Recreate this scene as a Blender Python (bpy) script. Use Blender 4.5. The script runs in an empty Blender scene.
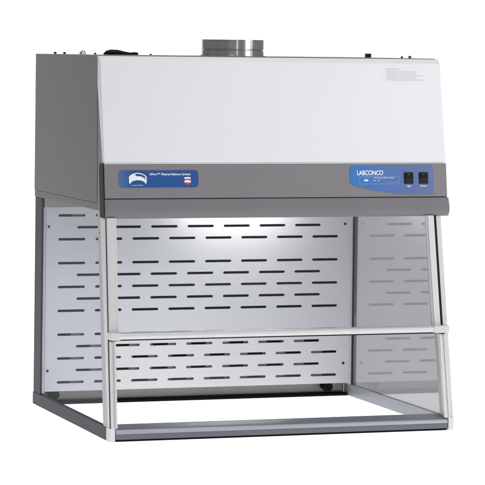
import bpy, bmesh, math, random
from mathutils import Vector, Matrix
random.seed(4)
S = bpy.context.scene
COL = S.collection
R = math.radians

# ------------------------------------------------------------ camera
YAW, PITCH, ROLL = 0.3129744, -0.0269169, 0.0117835
cd = bpy.data.cameras.new("camera"); cam = bpy.data.objects.new("camera", cd); COL.objects.link(cam)
cd.sensor_width = 36; cd.lens = 197.718
cd.shift_x = 69.164/485; cd.shift_y = -123.97/485
cd.clip_start = .1; cd.clip_end = 100
cam.location = (-1.857107, -6.208811, 0.967605)
cam.rotation_mode = 'QUATERNION'
cam.rotation_quaternion = (Matrix.Rotation(-YAW, 3, 'Z') @ Matrix.Rotation(math.pi/2 + PITCH, 3, 'X') @ Matrix.Rotation(ROLL, 3, 'Z')).to_quaternion()
S.camera = cam
S.render.resolution_x = S.render.resolution_y = 1024
S.view_settings.view_transform = 'Standard'; S.view_settings.look = 'None'
S.view_settings.exposure = 0; S.view_settings.gamma = 1

# ------------------------------------------------------------ world: dim studio room
w = bpy.data.worlds.new("World"); S.world = w; w.use_nodes = True
w.node_tree.nodes['Background'].inputs[0].default_value = (.80, .84, .92, 1)
w.node_tree.nodes['Background'].inputs[1].default_value = .30

# ------------------------------------------------------------ lamps (studio softboxes)
def area(name, loc, target, sx, sy, power, col=(1, 1, 1)):
    l = bpy.data.lights.new(name, 'AREA'); l.shape = 'RECTANGLE'; l.size = sx; l.size_y = sy
    l.energy = power; l.color = col
    o = bpy.data.objects.new(name, l); COL.objects.link(o); o.location = loc
    o.rotation_euler = (Vector(target) - Vector(loc)).to_track_quat('-Z', 'Y').to_euler()
    return o
area("key_softbox", (2.9, -2.6, 1.9), (.5, .2, .6), 1.4, 2.2, 45, (1, .995, .985))
area("fill_softbox", (-1.6, -5.2, 2.6), (.4, .3, .5), 1.6, 1.6, 34, (.95, .97, 1))
area("rim_softbox", (-1.2, .9, 2.6), (.2, .42, .9), .3, 1.2, 8)
area("top_softbox", (.7, -.5, 3.2), (.45, .35, .9), 1.2, 1.0, 20)
area("strip_softbox", (.35, -4.3, 1.1), (.45, .4, 1.0), .10, 1.6, 3.5)
area("strip_softbox", (3.9, -2.0, 1.1), (.45, .4, 1.0), .16, 1.6, 4)

# ------------------------------------------------------------ materials
def mat(name, col, rough=.5, metal=0., noise=0., nscale=(40, 40, 40), bump=0., bscale=600, coat=0., spec=.5):
    m = bpy.data.materials.new(name); m.use_nodes = True
    nt = m.node_tree; b = nt.nodes['Principled BSDF']
    b.inputs['Base Color'].default_value = (*col, 1); b.inputs['Roughness'].default_value = rough
    b.inputs['Metallic'].default_value = metal; b.inputs['Coat Weight'].default_value = coat
    b.inputs['Specular IOR Level'].default_value = spec
    tc = nt.nodes.new('ShaderNodeTexCoord')
    if noise:
        mp = nt.nodes.new('ShaderNodeMapping'); mp.inputs['Scale'].default_value = nscale
        n = nt.nodes.new('ShaderNodeTexNoise'); n.inputs['Scale'].default_value = 1; n.inputs['Detail'].default_value = 6
        nt.links.new(tc.outputs['Object'], mp.inputs[0]); nt.links.new(mp.outputs[0], n.inputs['Vector'])
        cr = nt.nodes.new('ShaderNodeMapRange'); cr.inputs['To Min'].default_value = 1-noise; cr.inputs['To Max'].default_value = 1+noise
        cr.inputs['From Min'].default_value = .3; cr.inputs['From Max'].default_value = .7
        nt.links.new(n.outputs['Fac'], cr.inputs['Value'])
        mx = nt.nodes.new('ShaderNodeVectorMath'); mx.operation = 'SCALE'; mx.inputs[0].default_value = col
        nt.links.new(cr.outputs[0], mx.inputs['Scale']); nt.links.new(mx.outputs[0], b.inputs['Base Color'])
        mr = nt.nodes.new('ShaderNodeMapRange'); mr.inputs['To Min'].default_value = max(.02, rough-noise*.6); mr.inputs['To Max'].default_value = min(1, rough+noise*.6)
        nt.links.new(n.outputs['Fac'], mr.inputs['Value']); nt.links.new(mr.outputs[0], b.inputs['Roughness'])
    if bump:
        n2 = nt.nodes.new('ShaderNodeTexNoise'); n2.inputs['Scale'].default_value = bscale; n2.inputs['Detail'].default_value = 3
        nt.links.new(tc.outputs['Object'], n2.inputs['Vector'])
        bp = nt.nodes.new('ShaderNodeBump'); bp.inputs['Strength'].default_value = bump; bp.inputs['Distance'].default_value = .0006
        nt.links.new(n2.outputs['Fac'], bp.inputs['Height']); nt.links.new(bp.outputs[0], b.inputs['Normal'])
    return m

def glass(name, tint, refl, rough=.0):
    m = bpy.data.materials.new(name); m.use_nodes = True; nt = m.node_tree; nt.nodes.clear()
    o = nt.nodes.new('ShaderNodeOutputMaterial'); mx = nt.nodes.new('ShaderNodeMixShader')
    t = nt.nodes.new('ShaderNodeBsdfTransparent'); t.inputs[0].default_value = (*tint, 1)
    g = nt.nodes.new('ShaderNodeBsdfGlossy'); g.inputs['Roughness'].default_value = rough
    g.inputs[0].default_value = (.97, .98, 1, 1); mx.inputs[0].default_value = refl
    nt.links.new(t.outputs[0], mx.inputs[1]); nt.links.new(g.outputs[0], mx.inputs[2]); nt.links.new(mx.outputs[0], o.inputs[0])
    return m

M = dict(
    white=mat('white_powder_coat', (.80, .80, .815), .38, noise=.012, nscale=(3, 3, 3), bump=.08, bscale=900),
    side=mat('side_powder_coat', (.170, .160, .150), .5, spec=.3, noise=.06, nscale=(3, 3, 2), bump=.15, bscale=800),  # darker tone for hood sides, roof, rear and soffit
    header=mat('header_grey_coat', (.215, .203, .206), .45, spec=.35, noise=.03, nscale=(5, 5, 5), bump=.1, bscale=800),
    lip=mat('lip_grey_coat', (.190, .184, .192), .5, spec=.2, noise=.03, nscale=(5, 5, 5), bump=.1, bscale=800),
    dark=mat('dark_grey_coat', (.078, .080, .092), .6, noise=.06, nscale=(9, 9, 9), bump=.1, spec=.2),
    front_slate=mat('front_slate', (.125, .130, .150), .5, .1, noise=.05, nscale=(2, 20, 20)),
    rail=mat('blue_grey_rail', (.22, .235, .27), .35, .25, noise=.05, nscale=(2, 20, 20)),
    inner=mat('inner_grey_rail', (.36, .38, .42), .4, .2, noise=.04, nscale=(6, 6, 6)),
    alu=mat('anodised_aluminium', (.64, .615, .61), .42, .25, noise=.03, nscale=(30, 30, 3)),
    alus=mat('anodised_aluminium_dull', (.42, .40, .40), .45, .25, noise=.05, nscale=(30, 30, 3)),
    steel=mat('brushed_stainless', (.78, .785, .80), .42, .38, noise=.02, nscale=(3, 40, 300)),
    plenum=mat('plenum_steel', (.13, .13, .135), .6, .3, noise=.05, nscale=(6, 6, 20)),
    duct=mat('galvanised_duct', (.46, .445, .44), .17, .8, noise=.06, nscale=(60, 60, 4)),
    chrome=mat('bright_metal', (.6, .6, .6), .2, .9),
    black=mat('black_plastic', (.008, .008, .009), .5, noise=.1, spec=.15),
    rubber=mat('black_rubber', (.008, .008, .009), .8, spec=.1),
    switch=mat('switch_black', (.010, .011, .010), .35, spec=.2),
    ink=mat('white_ink', (.85, .87, .9), .5),
    greyink=mat('grey_ink', (.62, .62, .64), .5),
    paleink=mat('pale_blue_ink', (.32, .45, .75), .5),
    red=mat('red_ink', (.45, .06, .06), .5),
    navy=mat('navy_ink', (.02, .05, .2), .5),
    blue=mat('blue_label', (.035, .115, .37), .3, coat=.3, noise=.04),
    paper=mat('clear_white_label', (.80, .80, .815), .36),
    glassf=glass('sash_glass', (.975, .983, .993), .03),
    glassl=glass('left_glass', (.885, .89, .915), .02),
    glassr=glass('right_glass_backdrop_grey', (.515, .51, .52), .20, .012),  # grey tint stands in for a dark backdrop behind clear glass
)
def label_blue(name, c1, c2, x0, x1):
    m = mat(name, c1, .3, coat=.3); nt = m.node_tree; b = nt.nodes['Principled BSDF']
    tc = nt.nodes.new('ShaderNodeTexCoord'); sx = nt.nodes.new('ShaderNodeSeparateXYZ')
    mr = nt.nodes.new('ShaderNodeMapRange'); mr.inputs['From Min'].default_value = x0; mr.inputs['From Max'].default_value = x1
    mx = nt.nodes.new('ShaderNodeMix'); mx.data_type = 'RGBA'
    mx.inputs[6].default_value = (*c1, 1); mx.inputs[7].default_value = (*c2, 1)
    nt.links.new(tc.outputs['Object'], sx.inputs[0]); nt.links.new(sx.outputs['X'], mr.inputs['Value'])
    nt.links.new(mr.outputs[0], mx.inputs[0]); nt.links.new(mx.outputs[2], b.inputs['Base Color'])
    return m
# printed fades on the two stickers (ink, left to right)
M['blueL'] = label_blue('blue_sticker_left', (.08, .16, .36), (.014, .080, .285), .03, .07)
M['blueR'] = label_blue('blue_sticker_right', (.026, .165, .49), (.085, .135, .34), .66, .82)

# ------------------------------------------------------------ builders
def link(name, bm, m, parent=None, bevel=0., smooth=False, segs=3):
    bmesh.ops.remove_doubles(bm, verts=bm.verts, dist=1e-7)
    bmesh.ops.recalc_face_normals(bm, faces=bm.faces)
    me = bpy.data.meshes.new(name); bm.to_mesh(me); bm.free()
    o = bpy.data.objects.new(name, me); COL.objects.link(o); me.materials.append(m); o.parent = parent
    if bevel:
        for p in me.polygons: p.use_smooth = True
        b = o.modifiers.new('bevel', 'BEVEL'); b.width = bevel; b.segments = segs; b.limit_method = 'ANGLE'
        b.angle_limit = R(28); b.harden_normals = True
    elif smooth:
        for p in me.polygons: p.use_smooth = True
        me.set_sharp_from_angle(angle=R(35))
    return o
def box(bm, x0, x1, y0, y1, z0, z1):
    vs = [bm.verts.new((x, y, z)) for z in (z0, z1) for y in (y0, y1) for x in (x0, x1)]
    for f in ((0, 1, 3, 2), (4, 5, 7, 6), (0, 1, 5, 4), (2, 3, 7, 6), (0, 2, 6, 4), (1, 3, 7, 5)):
        bm.faces.new([vs[i] for i in f])
def prism(bm, poly, x0, x1, axis='x'):
    """extrude a polygon; axis x: poly is (y,z); axis z: (x,y); axis y: (x,z)"""
    def pt(a, b, t):
        return (t, a, b) if axis == 'x' else (a, b, t) if axis == 'z' else (a, t, b)
    A = [bm.verts.new(pt(a, b, x0)) for a, b in poly]; B = [bm.verts.new(pt(a, b, x1)) for a, b in poly]
    bm.faces.new(A); bm.faces.new(B[::-1]); n = len(poly)
    for i in range(n): bm.faces.new((A[i], A[(i+1) % n], B[(i+1) % n], B[i]))
def Box(name, m, parent, *a, bevel=.001):
    bm = bmesh.new(); box(bm, *a); return link(name, bm, m, parent, bevel)
def Prism(name, m, parent, poly, a, b, axis='x', bevel=.001):
    bm = bmesh.new(); prism(bm, poly, a, b, axis); return link(name, bm, m, parent, bevel)
def lathe(bm, prof, c, axis='z', n=64):
    rings = []
    for r, h in prof:
        ring = []
        for k in range(n):
            a = 2*math.pi*k/n; u, v = r*math.cos(a), r*math.sin(a)
            ring.append(bm.verts.new({'z': (c[0]+u, c[1]+v, c[2]+h), 'y': (c[0]+u, c[1]+h, c[2]+v), 'x': (c[0]+h, c[1]+u, c[2]+v)}[axis]))
        rings.append(ring)
    for A, B in zip(rings, rings[1:]):
        for k in range(n): bm.faces.new((A[k], A[(k+1) % n], B[(k+1) % n], B[k]))
    bm.faces.new(rings[0]); bm.faces.new(rings[-1][::-1])
def Lathe(name, m, parent, prof, c, axis='z', n=64):
    bm = bmesh.new(); lathe(bm, prof, c, axis, n); return link(name, bm, m, parent, smooth=True)
def slanted(bm, x0, x1, z0, z1, f, y0, y1):
    """box between z0..z1 whose front/back lie at f(z)+y0 .. f(z)+y1"""
    prism(bm, [(f(z0)+y0, z0), (f(z1)+y0, z1), (f(z1)+y1, z1), (f(z0)+y1, z0)], x0, x1)
def tube(bm, pts, rads, n=12):
    rings = []
    for i, p in enumerate(pts):
        p = Vector(p); d = (Vector(pts[min(i+1, len(pts)-1)]) - Vector(pts[max(i-1, 0)])).normalized()
        u = d.cross(Vector((0, 0, 1))).normalized(); v = u.cross(d)
        rings.append([bm.verts.new(p + rads[i]*(math.cos(2*math.pi*k/n)*u + math.sin(2*math.pi*k/n)*v)) for k in range(n)])
    for A, B in zip(rings, rings[1:]):
        for k in range(n): bm.faces.new((A[k], A[(k+1) % n], B[(k+1) % n], B[k]))
    bm.faces.new(rings[0]); bm.faces.new(rings[-1][::-1])
def to_mesh(cu_obj, name, m, parent, xf):
    dg = bpy.context.evaluated_depsgraph_get(); dg.update()
    me = bpy.data.meshes.new_from_object(cu_obj.evaluated_get(dg))
    me.transform(xf); me.name = name
    o = bpy.data.objects.new(name, me); me.materials.clear(); me.materials.append(m); o.parent = parent
    COL.objects.link(o)
    c = cu_obj.data; bpy.data.objects.remove(cu_obj); bpy.data.curves.remove(c)
    return o
def curve_sheet(loops, extrude):
    cu = bpy.data.curves.new('c', 'CURVE'); cu.dimensions = '2D'; cu.fill_mode = 'BOTH'; cu.extrude = extrude
    for L in loops:
        s = cu.splines.new('POLY'); s.points.add(len(L)-1); s.use_cyclic_u = True
        for p, (a, b) in zip(s.points, L): p.co = (a, b, 0, 1)
    o = bpy.data.objects.new('c', cu); COL.objects.link(o); return o
def stadium(x0, x1, z, r, n=7):
    P = []
    for k in range(n+1): a = -math.pi/2 + math.pi*k/n; P.append((x1-r+r*math.cos(a), z+r*math.sin(a)))
    for k in range(n+1): a = math.pi/2 + math.pi*k/n; P.append((x0+r+r*math.cos(a), z+r*math.sin(a)))
    return P
def rrect(x0, x1, z0, z1, r, n=6):
    P = []
    for cx, cz, a0 in ((x1-r, z0+r, -90), (x1-r, z1-r, 0), (x0+r, z1-r, 90), (x0+r, z0+r, 180)):
        for k in range(n+1): a = R(a0 + 90*k/n); P.append((cx+r*math.cos(a), cz+r*math.sin(a)))
    return P
def plane_xf(y0, slope):
    """maps (x, z_on_plane, out) onto the tilted front plane y = y0 + slope*z ; out is towards the viewer"""
    return lambda off: Matrix(((1, 0, 0, 0), (0, slope, -1, y0 - off), (0, 1, slope, 0), (0, 0, 0, 1)))
def Sheet(name, m, parent, loops, th, xf, off):
    return to_mesh(curve_sheet(loops, th), name, m, parent, xf(off))
def Text(name, s, m, parent, x, z, size, xf, off, bold=0., width=1., align='LEFT', space=1.):
    cu = bpy.data.curves.new('t', 'FONT'); cu.body = s; cu.size = size; cu.extrude = .0002; cu.offset = bold
    cu.align_x = align; cu.space_character = space
    o = bpy.data.objects.new('t', cu); COL.objects.link(o)
    T = Matrix.Translation((x, z, 0)) @ Matrix.Diagonal((width, 1, 1, 1))
    return to_mesh(o, name, m, parent, xf(off) @ T)

def Print(name, m, parent, x0, x1, z, h, xf, off, rows, dz=.005):
    """rows of print too small to read: word-long runs of tiny letter blocks"""
    L = []
    for i in range(rows):
        x = x0; end = x1 - random.random()*.25*(x1-x0)
        while x < end:
            for k in range(random.randint(2, 8)):
                if x > end: break
                hh = h*random.choice((.7, .7, 1.0)); ww = h*random.uniform(.38, .62)
                L.append([(x, z-i*dz), (x+ww, z-i*dz), (x+ww, z-i*dz+hh), (x, z-i*dz+hh)]); x += ww + h*.16
            x += h*.5
    return Sheet(name, m, parent, L, .0001, xf, off)

# ------------------------------------------------------------ setting: white sweep with an added glow
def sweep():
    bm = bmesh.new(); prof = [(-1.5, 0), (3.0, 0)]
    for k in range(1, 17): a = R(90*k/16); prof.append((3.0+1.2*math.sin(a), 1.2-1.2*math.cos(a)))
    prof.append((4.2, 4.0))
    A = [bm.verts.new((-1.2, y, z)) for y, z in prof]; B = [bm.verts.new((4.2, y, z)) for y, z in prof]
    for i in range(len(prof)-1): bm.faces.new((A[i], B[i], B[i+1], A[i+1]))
    m = bpy.data.materials.new('glowing_white'); m.use_nodes = True; b = m.node_tree.nodes['Principled BSDF']
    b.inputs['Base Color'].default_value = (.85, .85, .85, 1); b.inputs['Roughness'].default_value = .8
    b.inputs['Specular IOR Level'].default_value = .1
    b.inputs['Emission Color'].default_value = (1, 1, 1, 1); b.inputs['Emission Strength'].default_value = .95  # made-up glow keeps the sweep white and free of shadows
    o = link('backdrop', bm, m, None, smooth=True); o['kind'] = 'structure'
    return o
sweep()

# ------------------------------------------------------------ the enclosure
W, D, H = .91, .7305, .943
root = bpy.data.objects.new('ventilated_enclosure', None); COL.objects.link(root)
root['label'] = 'white and grey laboratory fume enclosure with slotted steel back panel and open front frame'
root['category'] = 'fume hood'
FS = .0915
F = lambda z: FS*z                       # sloped front plane of the frame

# --- base frame
bf = Prism('base_frame', M['rail'], root, [(.014, .004), (.0035, .018), (.004, .026), (.010, .0305), (.048, .0375), (.052, .036), (.052, .004)], .0145, W-.0145, bevel=.0012)
Box('black_trim', M['rubber'], bf, .0145, W-.0145, .006, .05, 0, .0070, bevel=0)
Prism('front_face', M['front_slate'], bf, [(.0015, .0055), (.0022, .0185), (.0034, .0185), (.0060, .0055)], .0145, W-.0145, bevel=.0004)
Prism('edge_strip', M['inner'], bf, [(-.0004, .0190), (.0018, .0262), (.0050, .0292), (.0050, .027), (.003, .0190)], .0145, W-.0145, bevel=.0006)
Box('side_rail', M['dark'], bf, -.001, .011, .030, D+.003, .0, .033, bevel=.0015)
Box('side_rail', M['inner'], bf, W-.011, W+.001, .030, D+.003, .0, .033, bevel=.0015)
Box('rear_rail', M['rubber'], bf, .012, W-.012, D-.036, D-.004, .0, .007, bevel=.001)
# --- rear posts
for x0, x1 in ((0, .0060), (W-.0060, W)):
    Box('rear_post', M['dark'], root, x0, x1, .663, D, .0335, .5595, bevel=.0015)

# --- plenum behind the slotted panel
pl = Box('plenum', M['plenum'], root, .0125, W-.0125, D-.003, D-.001, .0012, .5595, bevel=0)
Box('lower_strip', M['alus'], pl, .0165, W-.0165, D-.0060, D-.0045, .010, .045, bevel=0)
Box('side_flange', M['steel'], pl, .0125, .0155, .675, D-.0035, .033, .5595, bevel=.0005)
Box('side_flange', M['steel'], pl, W-.0155, W-.0125, .675, D-.0035, .033, .5595, bevel=.0005)
def reflection_sheet(name, z0, z1, rows, y):  # added sheet; its holes imitate dark reflections inside the slots
    L = [[(.0165, z0), (W-.0165, z0), (W-.0165, z1), (.0165, z1)]]
    for rr in rows:
        z = .5115 - rr*.0321 + .0005; a = rr % 2 == 0
        for n in range(8 if a else 7):
            x = .455 + ((.0505 if a else .1030) + .1042*n + .03775 - .455)*1.055
            L.append(stadium(x-.021, x+.023, z, .0042))
    return Sheet(name, M['alus'], pl, L, .0005, lambda off: Matrix(((1, 0, 0, 0), (0, 0, -1, y), (0, 1, 0, 0), (0, 0, 0, 1))), 0)
reflection_sheet('lower_reflection_sheet', .046, .236, (10, 11, 12, 13, 14), .687)
reflection_sheet('upper_reflection_sheet', .495, .558, (0,), .687)
Box('top_strip', M['alus'], pl, .016, W-.016, .677, .679, .5345, .5595, bevel=0)
Box('edge_trim', M['steel'], pl, .0064, .0158, .6755, .6775, .034, .5340, bevel=.0006)
Box('edge_trim', M['steel'], pl, W-.0158, W-.0095, .6755, .6775, .034, .5340, bevel=.0006)
for x in (.046, .834):
    Lathe('foot', M['rubber'], root, [(.004, -.007), (.0125, -.007), (.0145, -.004), (.0145, .004), (.010, .005), (.010, .03)], (x, .687, .0275), 'y', 32)

# --- slotted back panel
loops = [[(.0165, .038), (W-.0165, .038), (W-.0165, .534), (.0165, .534)]]
PZ = .0321
for r in range(15):
    if r in (3, 9): continue
    z = .5115 - r*PZ
    a = r % 2 == 0
    for n in range(8 if a else 7):
        x = (.0505 if a else .1030) + .1042*n
        loops.append(stadium(x, x+.0755, z, .0034))
bp_xf = lambda off: Matrix(((1, 0, 0, 0), (0, 0, -1, .677-off), (0, 1, 0, 0), (0, 0, 0, 1)))
bp = Sheet('back_panel', M['steel'], root, loops, .0006, bp_xf, 0)
Box('bottom_hem', M['steel'], bp, .0165, W-.0165, .6777, .687, .038, .0395, bevel=.0004)
for x in (.024, W-.034):
    for z in (.4815, .0935):
        Lathe('screw', M['black'], bp, [(.0034, 0), (.0034, -.0015), (.002, -.0028)], (x, .6763, z), 'y', 20)

# --- glass side panes
zb, zt = .0335, .5595
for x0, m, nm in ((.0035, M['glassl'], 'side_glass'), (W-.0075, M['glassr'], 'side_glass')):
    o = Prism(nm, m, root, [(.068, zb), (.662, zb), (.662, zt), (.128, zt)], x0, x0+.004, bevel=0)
    o['label'] = 'clear side glass' if x0 < .1 else 'reflecting side glass with backdrop grey painted in'

# --- front posts, tracks
G = lambda z: .002 + .115*z              # front faces of the posts
def shear(bm, sgn):                      # the right hand side leans inwards a few millimetres
    if sgn:
        for v in bm.verts: v.co.x += .004 - .034*v.co.z
for sgn in (0, 1):
    X = (lambda x: x) if not sgn else (lambda x: W-x)
    lo, hi = sorted((X(-.001), X(.0125 if not sgn else .0190)))
    bm = bmesh.new(); prism(bm, [(G(.03), .03), (G(.575), .575), (.014+.172*.575, .575), (.014+.172*.03, .03)], lo, hi); shear(bm, sgn)
    post = link('front_post', bm, M['alu'], root, .0014)
    lo, hi = sorted((X(.0005), X(.0115)))
    bm = bmesh.new(); prism(bm, [(.0145+.172*.03, .031), (.0145+.172*.575, .5745), (.060+.136*.575, .5745), (.060+.136*.03, .031)], lo, hi); shear(bm, sgn)
    link('post_channel', bm, M['alus'], post, .001)
    a, b, c, d = (.0008, .0080, .0255, .0255) if not sgn else (.0275, .0150, .048, .0275)
    lo, hi = sorted((X(.0003), X(.010)) if not sgn else (X(.0265), X(.0155)))
    bm = bmesh.new(); slanted(bm, lo, hi, .243, .5450, G, -.0070, .004); shear(bm, sgn); link('gap_shade', bm, M['black'], post, 0)  # black strip put in for the shade between post and stile
    lo, hi = sorted((X(.0003), X(.010)))
    bm = bmesh.new(); slanted(bm, lo, hi, .032, .2475, G, -.0045, .004); shear(bm, sgn)
    if not sgn: link('gap_shade', bm, M['black'], post, 0)  # same painted shade beside the lower track
    else: bm.free()
    t = -.0003 if not sgn else .0100
    for i, (a, b, d) in enumerate(((.0016, .0065, -.0100), (.0060, .0125, -.0070), (.0120, .0170, -.0105))):
        lo, hi = sorted((X(a+t), X(b+t+.0005*i)))
        bm = bmesh.new(); slanted(bm, lo, hi, .034, .2460, G, d, -.0002+.0002*i); shear(bm, sgn); link('sash_track', bm, M['alu'], post, .0014)
    if not sgn: Lathe('screw', M['chrome'], post, [(.0030, 0), (.0030, -.0014), (.0015, -.0022)], (.0004, .116, .503), 'x', 16)
    else: Lathe('screw', M['chrome'], post, [(.0030, 0), (.0030, .0022), (.0015, .003)], (W-.0140, .075, .507), 'x', 16)
    Box('foot_cap', M['alu'], post, *sorted((X(-.0022), X(.0125))), -.001, .0290, .0004, .0345, bevel=.0018)

# --- sash (handle bar, stiles, glass)
bm = bmesh.new(); slanted(bm, .0245, .860, .258, .5450, G, -.0090, -.0055)
sash = link('sash_glass', bm, M['glassf'], root, 0)
sash['label'] = 'clear front sash glass'
for sgn, (a, b) in enumerate(((.0006, .0190), (.8691, .8863))):
    bm = bmesh.new(); slanted(bm, a, b, .252, .5450, G, -.0125, -.0065); shear(bm, sgn)
    st = link('sash_stile', bm, M['alu'], sash, .0012)
    a, b = (b+.0001, b+.0062) if not sgn else (a-.0062, a-.0001)
    bm = bmesh.new(); slanted(bm, a, b, .252, .5450, G, -.0112, -.0050); shear(bm, sgn)
    link('glazing_bead', bm, M['alu'] if not sgn else M['alus'], st, .0008)
bm = bmesh.new()
prof = []
zc = .2580
for k in range(13):
    a = R(90 + 180*k/12); prof.append((G(zc)-.020+.0080*math.cos(a), zc+.0080*math.sin(a)))
prof += [(G(.25)-.0025, zc-.008), (G(.26)-.0025, zc+.008)]
prism(bm, prof, .0030, .8970); bar = link('sash_handle_bar', bm, M['alu'], sash, smooth=True)
Box('lower_seal', M['rubber'], bar, .014, .894, G(.25)-.016, G(.25)-.003, .2468, .2498, bevel=0)
for a, b in ((-.0016, .0255), (.8560, .8985)):
    Prism('corner_cap', M['alu'], bar, [(G(zc)-.0290, .2490), (G(zc)-.0290, .2672), (G(.26)-.0006, .2672), (G(.25)-.0006, .2490)], a, b, bevel=.0022)

# --- hood
hood = bpy.data.objects.new('hood_casing', None); COL.objects.link(hood); hood.parent = root
yt, yh, zh = .1226, .0734, .678
for x0, x1 in ((-.003, .0), (W, W+.003)):
    Prism('side_panel', M['side'], hood, [(D, .5785), (D, H-.001), (.139, H-.001), (.129, .5785)], x0, x1, bevel=.0012)
    s = 1 if x0 < 0 else -1
    Prism('side_skirt', M['side'], hood, [(D, .5600), (D, .5775), (.129, .5775), (.132, .5600)], x0+.0012*s, x1+.0012*s+.0*s, bevel=.0006)
    Prism('black_seam', M['black'], hood, [(D-.001, .5765), (D-.001, .5795), (.130, .5795), (.130, .5765)], x0+.0022*s, x1+.0022*s, bevel=0)
    Prism('front_return', M['header'], hood, [(.1282, .5785), (.1382, H-.0015), (yt+.0095, H-.0015), (yt-.0015, H-.0115), (yh+.012, zh), (.094, .561), (.1262, .561)], x0+.0012*s, x1+.0012*s, bevel=.0008)
Prism('front_panel', M['white'], hood, [(yh, zh+.0015), (yt-.0035, H-.011), (yt+.009, H), (yt+.03, H), (yt+.03, H-.02), (yh+.014, zh+.0015)], -.0024, W+.0024, bevel=.0022)
Box('roof_panel', M['side'], hood, -.003, W+.003, yt+.0305, D, H-.003, H+.0020, bevel=.0008)
Box('rear_panel', M['side'], hood, .0002, W-.0002, D-.0025, D-.0002, .5602, H-.0035, bevel=0)
sof = Box('soffit', M['side'], hood, .0, W, .14, D-.004, .5600, .5635, bevel=0)
# fluorescent lamp under the hood
fix = Box('lamp_housing', M['header'], hood, .34, .80, .52, .60, .548, .5598, bevel=.002)
em = bpy.data.materials.new('fluorescent_tube'); em.use_nodes = True; e = em.node_tree.nodes['Principled BSDF']
e.inputs['Emission Color'].default_value = (1, .99, .97, 1); e.inputs['Emission Strength'].default_value = 27
Lathe('lamp_tube', em, fix, [(.006, -.14), (.008, -.138), (.008, .138), (.006, .14)], (.57, .56, .5395), 'x', 20)

# --- header with two stickers
HX0, HX1 = -.0035, W+.0045
hy = lambda z: -.0137 + .128*z
hxf = lambda off: Matrix.Translation((0, -.00026, -.002)) @ plane_xf(-.0137, .128)(off)
header = Prism('control_header', M['header'], root, [(hy(.5925), .5925), (hy(.6770), .6770), (hy(.677)+.040, .6770), (hy(.5925)+.040, .5925)], HX0+.0015, HX1-.0015, bevel=.0012)
Prism('trim_line', M['ink'], header, [(hy(.6785)-.0006, .6773), (hy(.6795)-.0006, .6791), (.079, .6791), (.079, .6773)], HX0+.002, HX1-.002, bevel=.0003)
Prism('header_end_shade', M['black'], header, [(hy(.545)+.001, .545), (hy(.677)+.001, .677), (hy(.677)+.036, .677), (hy(.545)+.040, .545)], HX0-.0012, HX0+.0014, bevel=.0004)  # black sheet stands in for the shadow on the header's left end
lp = [(hy(.5905)-.001, .5905), (hy(.568)-.0070, .568)]
for k in range(1, 9):
    a = R(11.25*k); lp.append((hy(.566)-.0070 + .012*(1-math.cos(a)), .566 - .0235*math.sin(a)))
lp += [(hy(.545)+.040, .5425), (hy(.59)+.038, .5905)]
lip = Prism('header_lip', M['lip'], header, lp, HX0+.0005, HX1+.0012, bevel=.0015)
Prism('seam_line', M['black'], header, [(hy(.589)+.003, .5900), (hy(.593)+.003, .5935), (hy(.593)+.03, .5935), (hy(.589)+.03, .5900)], HX0+.002, HX1-.002, bevel=0)

# left sticker
sl = Sheet('left_sticker', M['blueL'], header, [rrect(.034, .2415, .6215, .6635, .010)], .0003, hxf, .0006)
arch = []
for k in range(13): a = R(150-120*k/12); arch.append((.0835+.0262*math.cos(a), .6385+.0190*math.sin(a)))
arch += [(.1060, .6330), (.1035, .6300)]
for k in range(11): a = R(40+100*k/10); arch.append((.0835+.0230*math.cos(a), .6255+.0140*math.sin(a)))
arch += [(.0635, .6300), (.0610, .6330)]
Sheet('hood_emblem', M['ink'], sl, [arch], .0002, hxf, .0011)
sw = []
for k in range(10): a = R(108-72*k/9); sw.append((.0835+.0235*math.cos(a), .6385+.0165*math.sin(a)))
sw += [(.1025, .6390)]
for k in range(8): a = R(32+72*k/7); sw.append((.0850+.0190*math.cos(a), .6370+.0125*math.sin(a)))
Sheet('emblem_shade', M['navy'], sl, [sw], .0002, hxf, .0016)
Print('small_print', M['ink'], sl, .068, .099, .6262, .0016, hxf, .0012, 1)
Text('lettering', 'XPert\u2122 Filtered Balance System', M['ink'], sl, .1140, .6515, .0074, hxf, .0012, bold=.00012, width=1.09)
Sheet('round_emblem', M['red'], sl, [[(.2125+.0095*math.cos(2*math.pi*k/24), .6370+.0090*math.sin(2*math.pi*k/24)) for k in range(24)]], .0002, hxf, .0011)
Sheet('emblem_band', M['ink'], sl, [[(.2040, .6430), (.2055, .6470), (.2085, .6460), (.2125, .6475), (.2165, .6460), (.2195, .6470), (.2210, .6430), (.2165, .6420), (.2125, .6435), (.2085, .6420)]], .0002, hxf, .0017)
Sheet('emblem_band', M['ink'], sl, [[(.2035, .6370), (.2125, .6400), (.2215, .6370), (.2190, .6325), (.2165, .6345), (.2125, .6325), (.2085, .6345), (.2060, .6325)]], .0002, hxf, .0017)
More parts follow.
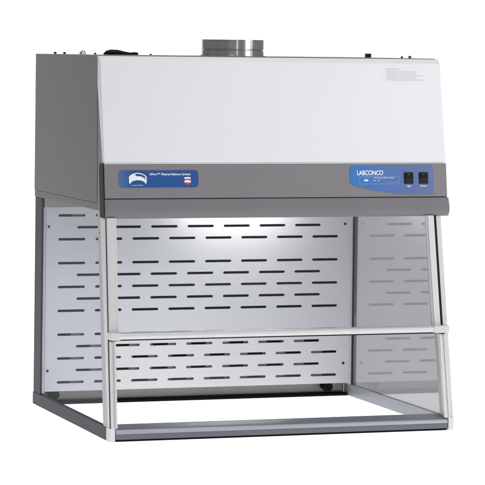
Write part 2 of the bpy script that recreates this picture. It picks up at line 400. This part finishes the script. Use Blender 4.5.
# right sticker: rounded top corners, belly curving down to the right
P = []
for k in range(7): a = R(180-90*k/6); P.append((.655+.009*math.cos(a), .6640+.009*math.sin(a)))
for k in range(7): a = R(90-90*k/6); P.append((.866+.009*math.cos(a), .6660+.009*math.sin(a)))
for k in range(7): a = R(0-90*k/6); P.append((.866+.009*math.cos(a), .6095+.009*math.sin(a)))
for k in range(1, 13):
    t = k/12; b0 = Vector((.845, .6005)); b1 = Vector((.77, .5990)); b2 = Vector((.70, .612)); b3 = Vector((.656, .6235))
    P.append(tuple((1-t)**3*b0+3*t*(1-t)**2*b1+3*t*t*(1-t)*b2+t**3*b3))
P += [(.6490, .6270), (.646, .6330)]
sr = Sheet('right_sticker', M['blueR'], header, [P], .0003, hxf, .0006)
Text('lettering', 'LABCONCO', M['ink'], sr, .6650, .6500, .0165, hxf, .0012, bold=.0003, width=.82, space=.94)
Text('lettering', '\u00ae', M['ink'], sr, .7335, .6570, .0055, hxf, .0012)
Text('lettering', 'XPert Filtered Balance System', M['ink'], sr, .7110, .6415, .0046, hxf, .0012, bold=.00002, width=1.0)
Sheet('outline_box', M['paleink'], sr, [rrect(.672, .780, .6270, .6465, .002), rrect(.6725, .7795, .6275, .6460, .0016)], .0001, hxf, .0010)
Sheet('swoosh_mark', M['ink'], sr, [[(.690+.006*math.cos(2*math.pi*k/20)+.0018*math.sin(2*math.pi*k/20), .6365+.0022*math.sin(2*math.pi*k/20)-.001*math.cos(2*math.pi*k/20)) for k in range(20)]], .0002, hxf, .0012)
for x in (.7120, .7235):
    Sheet('indicator', M['paleink'], sr, [rrect(x-.0025, x+.0035, .6345, .6375, .0008)], .0002, hxf, .0012)
Print('small_print', M['paleink'], sr, .752, .784, .6312, .0014, hxf, .0012, 1)
Print('small_print', M['paleink'], sr, .684, .704, .6430, .0013, hxf, .0012, 1)
for x, t in ((.8065, 'Light'), (.8475, 'Blower')):
    b = Sheet('rocker_switch', M['switch'], header, [rrect(x-.0125, x+.0125, .6275, .6565, .001)], .0010, hxf, .0016)
    rk = Sheet('rocker', M['black'], b, [rrect(x-.0095, x+.0095, .6425, .6540, .0008)], .0012, hxf, .0034)
    rk2 = Sheet('rocker', M['switch'], b, [rrect(x-.0095, x+.0095, .6295, .6420, .0008)], .0007, hxf, .0032)
    Sheet('rocker_mark', M['greyink'], b, [rrect(x-.0003, x+.0003, .6500, .6525, .0002)], .0001, hxf, .0048)
    Text('lettering', t, M['ink'], sr, x, .6200, .0058, hxf, .0012, align='CENTER', bold=.0001)

# pale sticker with fine print on the white panel
ws = (yt-.0035-yh)/(H-.011-zh-.0015)
wxf = plane_xf(yh-ws*(zh+.0015), ws)
pp = Sheet('warning_sticker', M['paper'], hood, [rrect(.750, .890, .883, .922, .003)], .0001, wxf, .0002)
Print('fine_print', M['greyink'], pp, .761, .800, .9155, .0022, wxf, .0009, 1)
Print('fine_print', M['greyink'], pp, .761, .862, .9095, .0020, wxf, .0009, 5, .0052)

# --- exhaust collar and fittings on the roof
cx, cyy = .449, .42
Lathe('exhaust_collar', M['duct'], root, [(.088, .0003), (.088, .002), (.0835, .0025), (.0835, .014), (.0815, .0155), (.0815, .0175), (.0835, .019), (.0835, .0425), (.0845, .0415), (.0845, .0430), (.0825, .0435), (.0805, .0430), (.0805, .003)], (cx, cyy, H+.002), 'z', 96)
def boss(name, x, y, r, h, m, dome=False):
    pr = [(r*1.15, .0003), (r*1.15, h*.2), (r, h*.25), (r, h*.8), (r*.6, h)] if not dome else [(r, .0003), (r, h*.45), (r*.8, h*.8), (r*.4, h)]
    return Lathe(name, m, root, pr, (x, y, H+.002), 'z', 24)
boss('roof_screw', .040, .69, .0040, .0055, M['black'])
boss('roof_screw', .055, .65, .0036, .0055, M['black'])
boss('cable_gland', .091, .60, .0085, .011, M['chrome'], True)
boss('roof_screw', .120, .58, .0030, .0045, M['black'])
boss('roof_screw', .268, .56, .0030, .0035, M['black'])
bm = bmesh.new()
tube(bm, [(.120, .50, H+.002), (.128, .50, H+.006), (.140, .50, H+.0078), (.158, .50, H+.0075), (.176, .50, H+.0055), (.192, .50, H+.004), (.205, .50, H+.0045), (.214, .50, H+.004)],
     [.003, .0058, .0072, .0068, .0048, .0036, .0044, .0034])
bmesh.ops.translate(bm, verts=bm.verts, vec=(0, 0, .0010))
link('power_connector', bm, M['black'], root, smooth=True)
Box('terminal_block', M['black'], root, .794, .807, .33, .345, H+.0023, H+.0130, bevel=.001)
boss('roof_screw', .869, .27, .0030, .0050, M['black'])
boss('roof_screw', .883, .25, .0040, .0065, M['dark'])
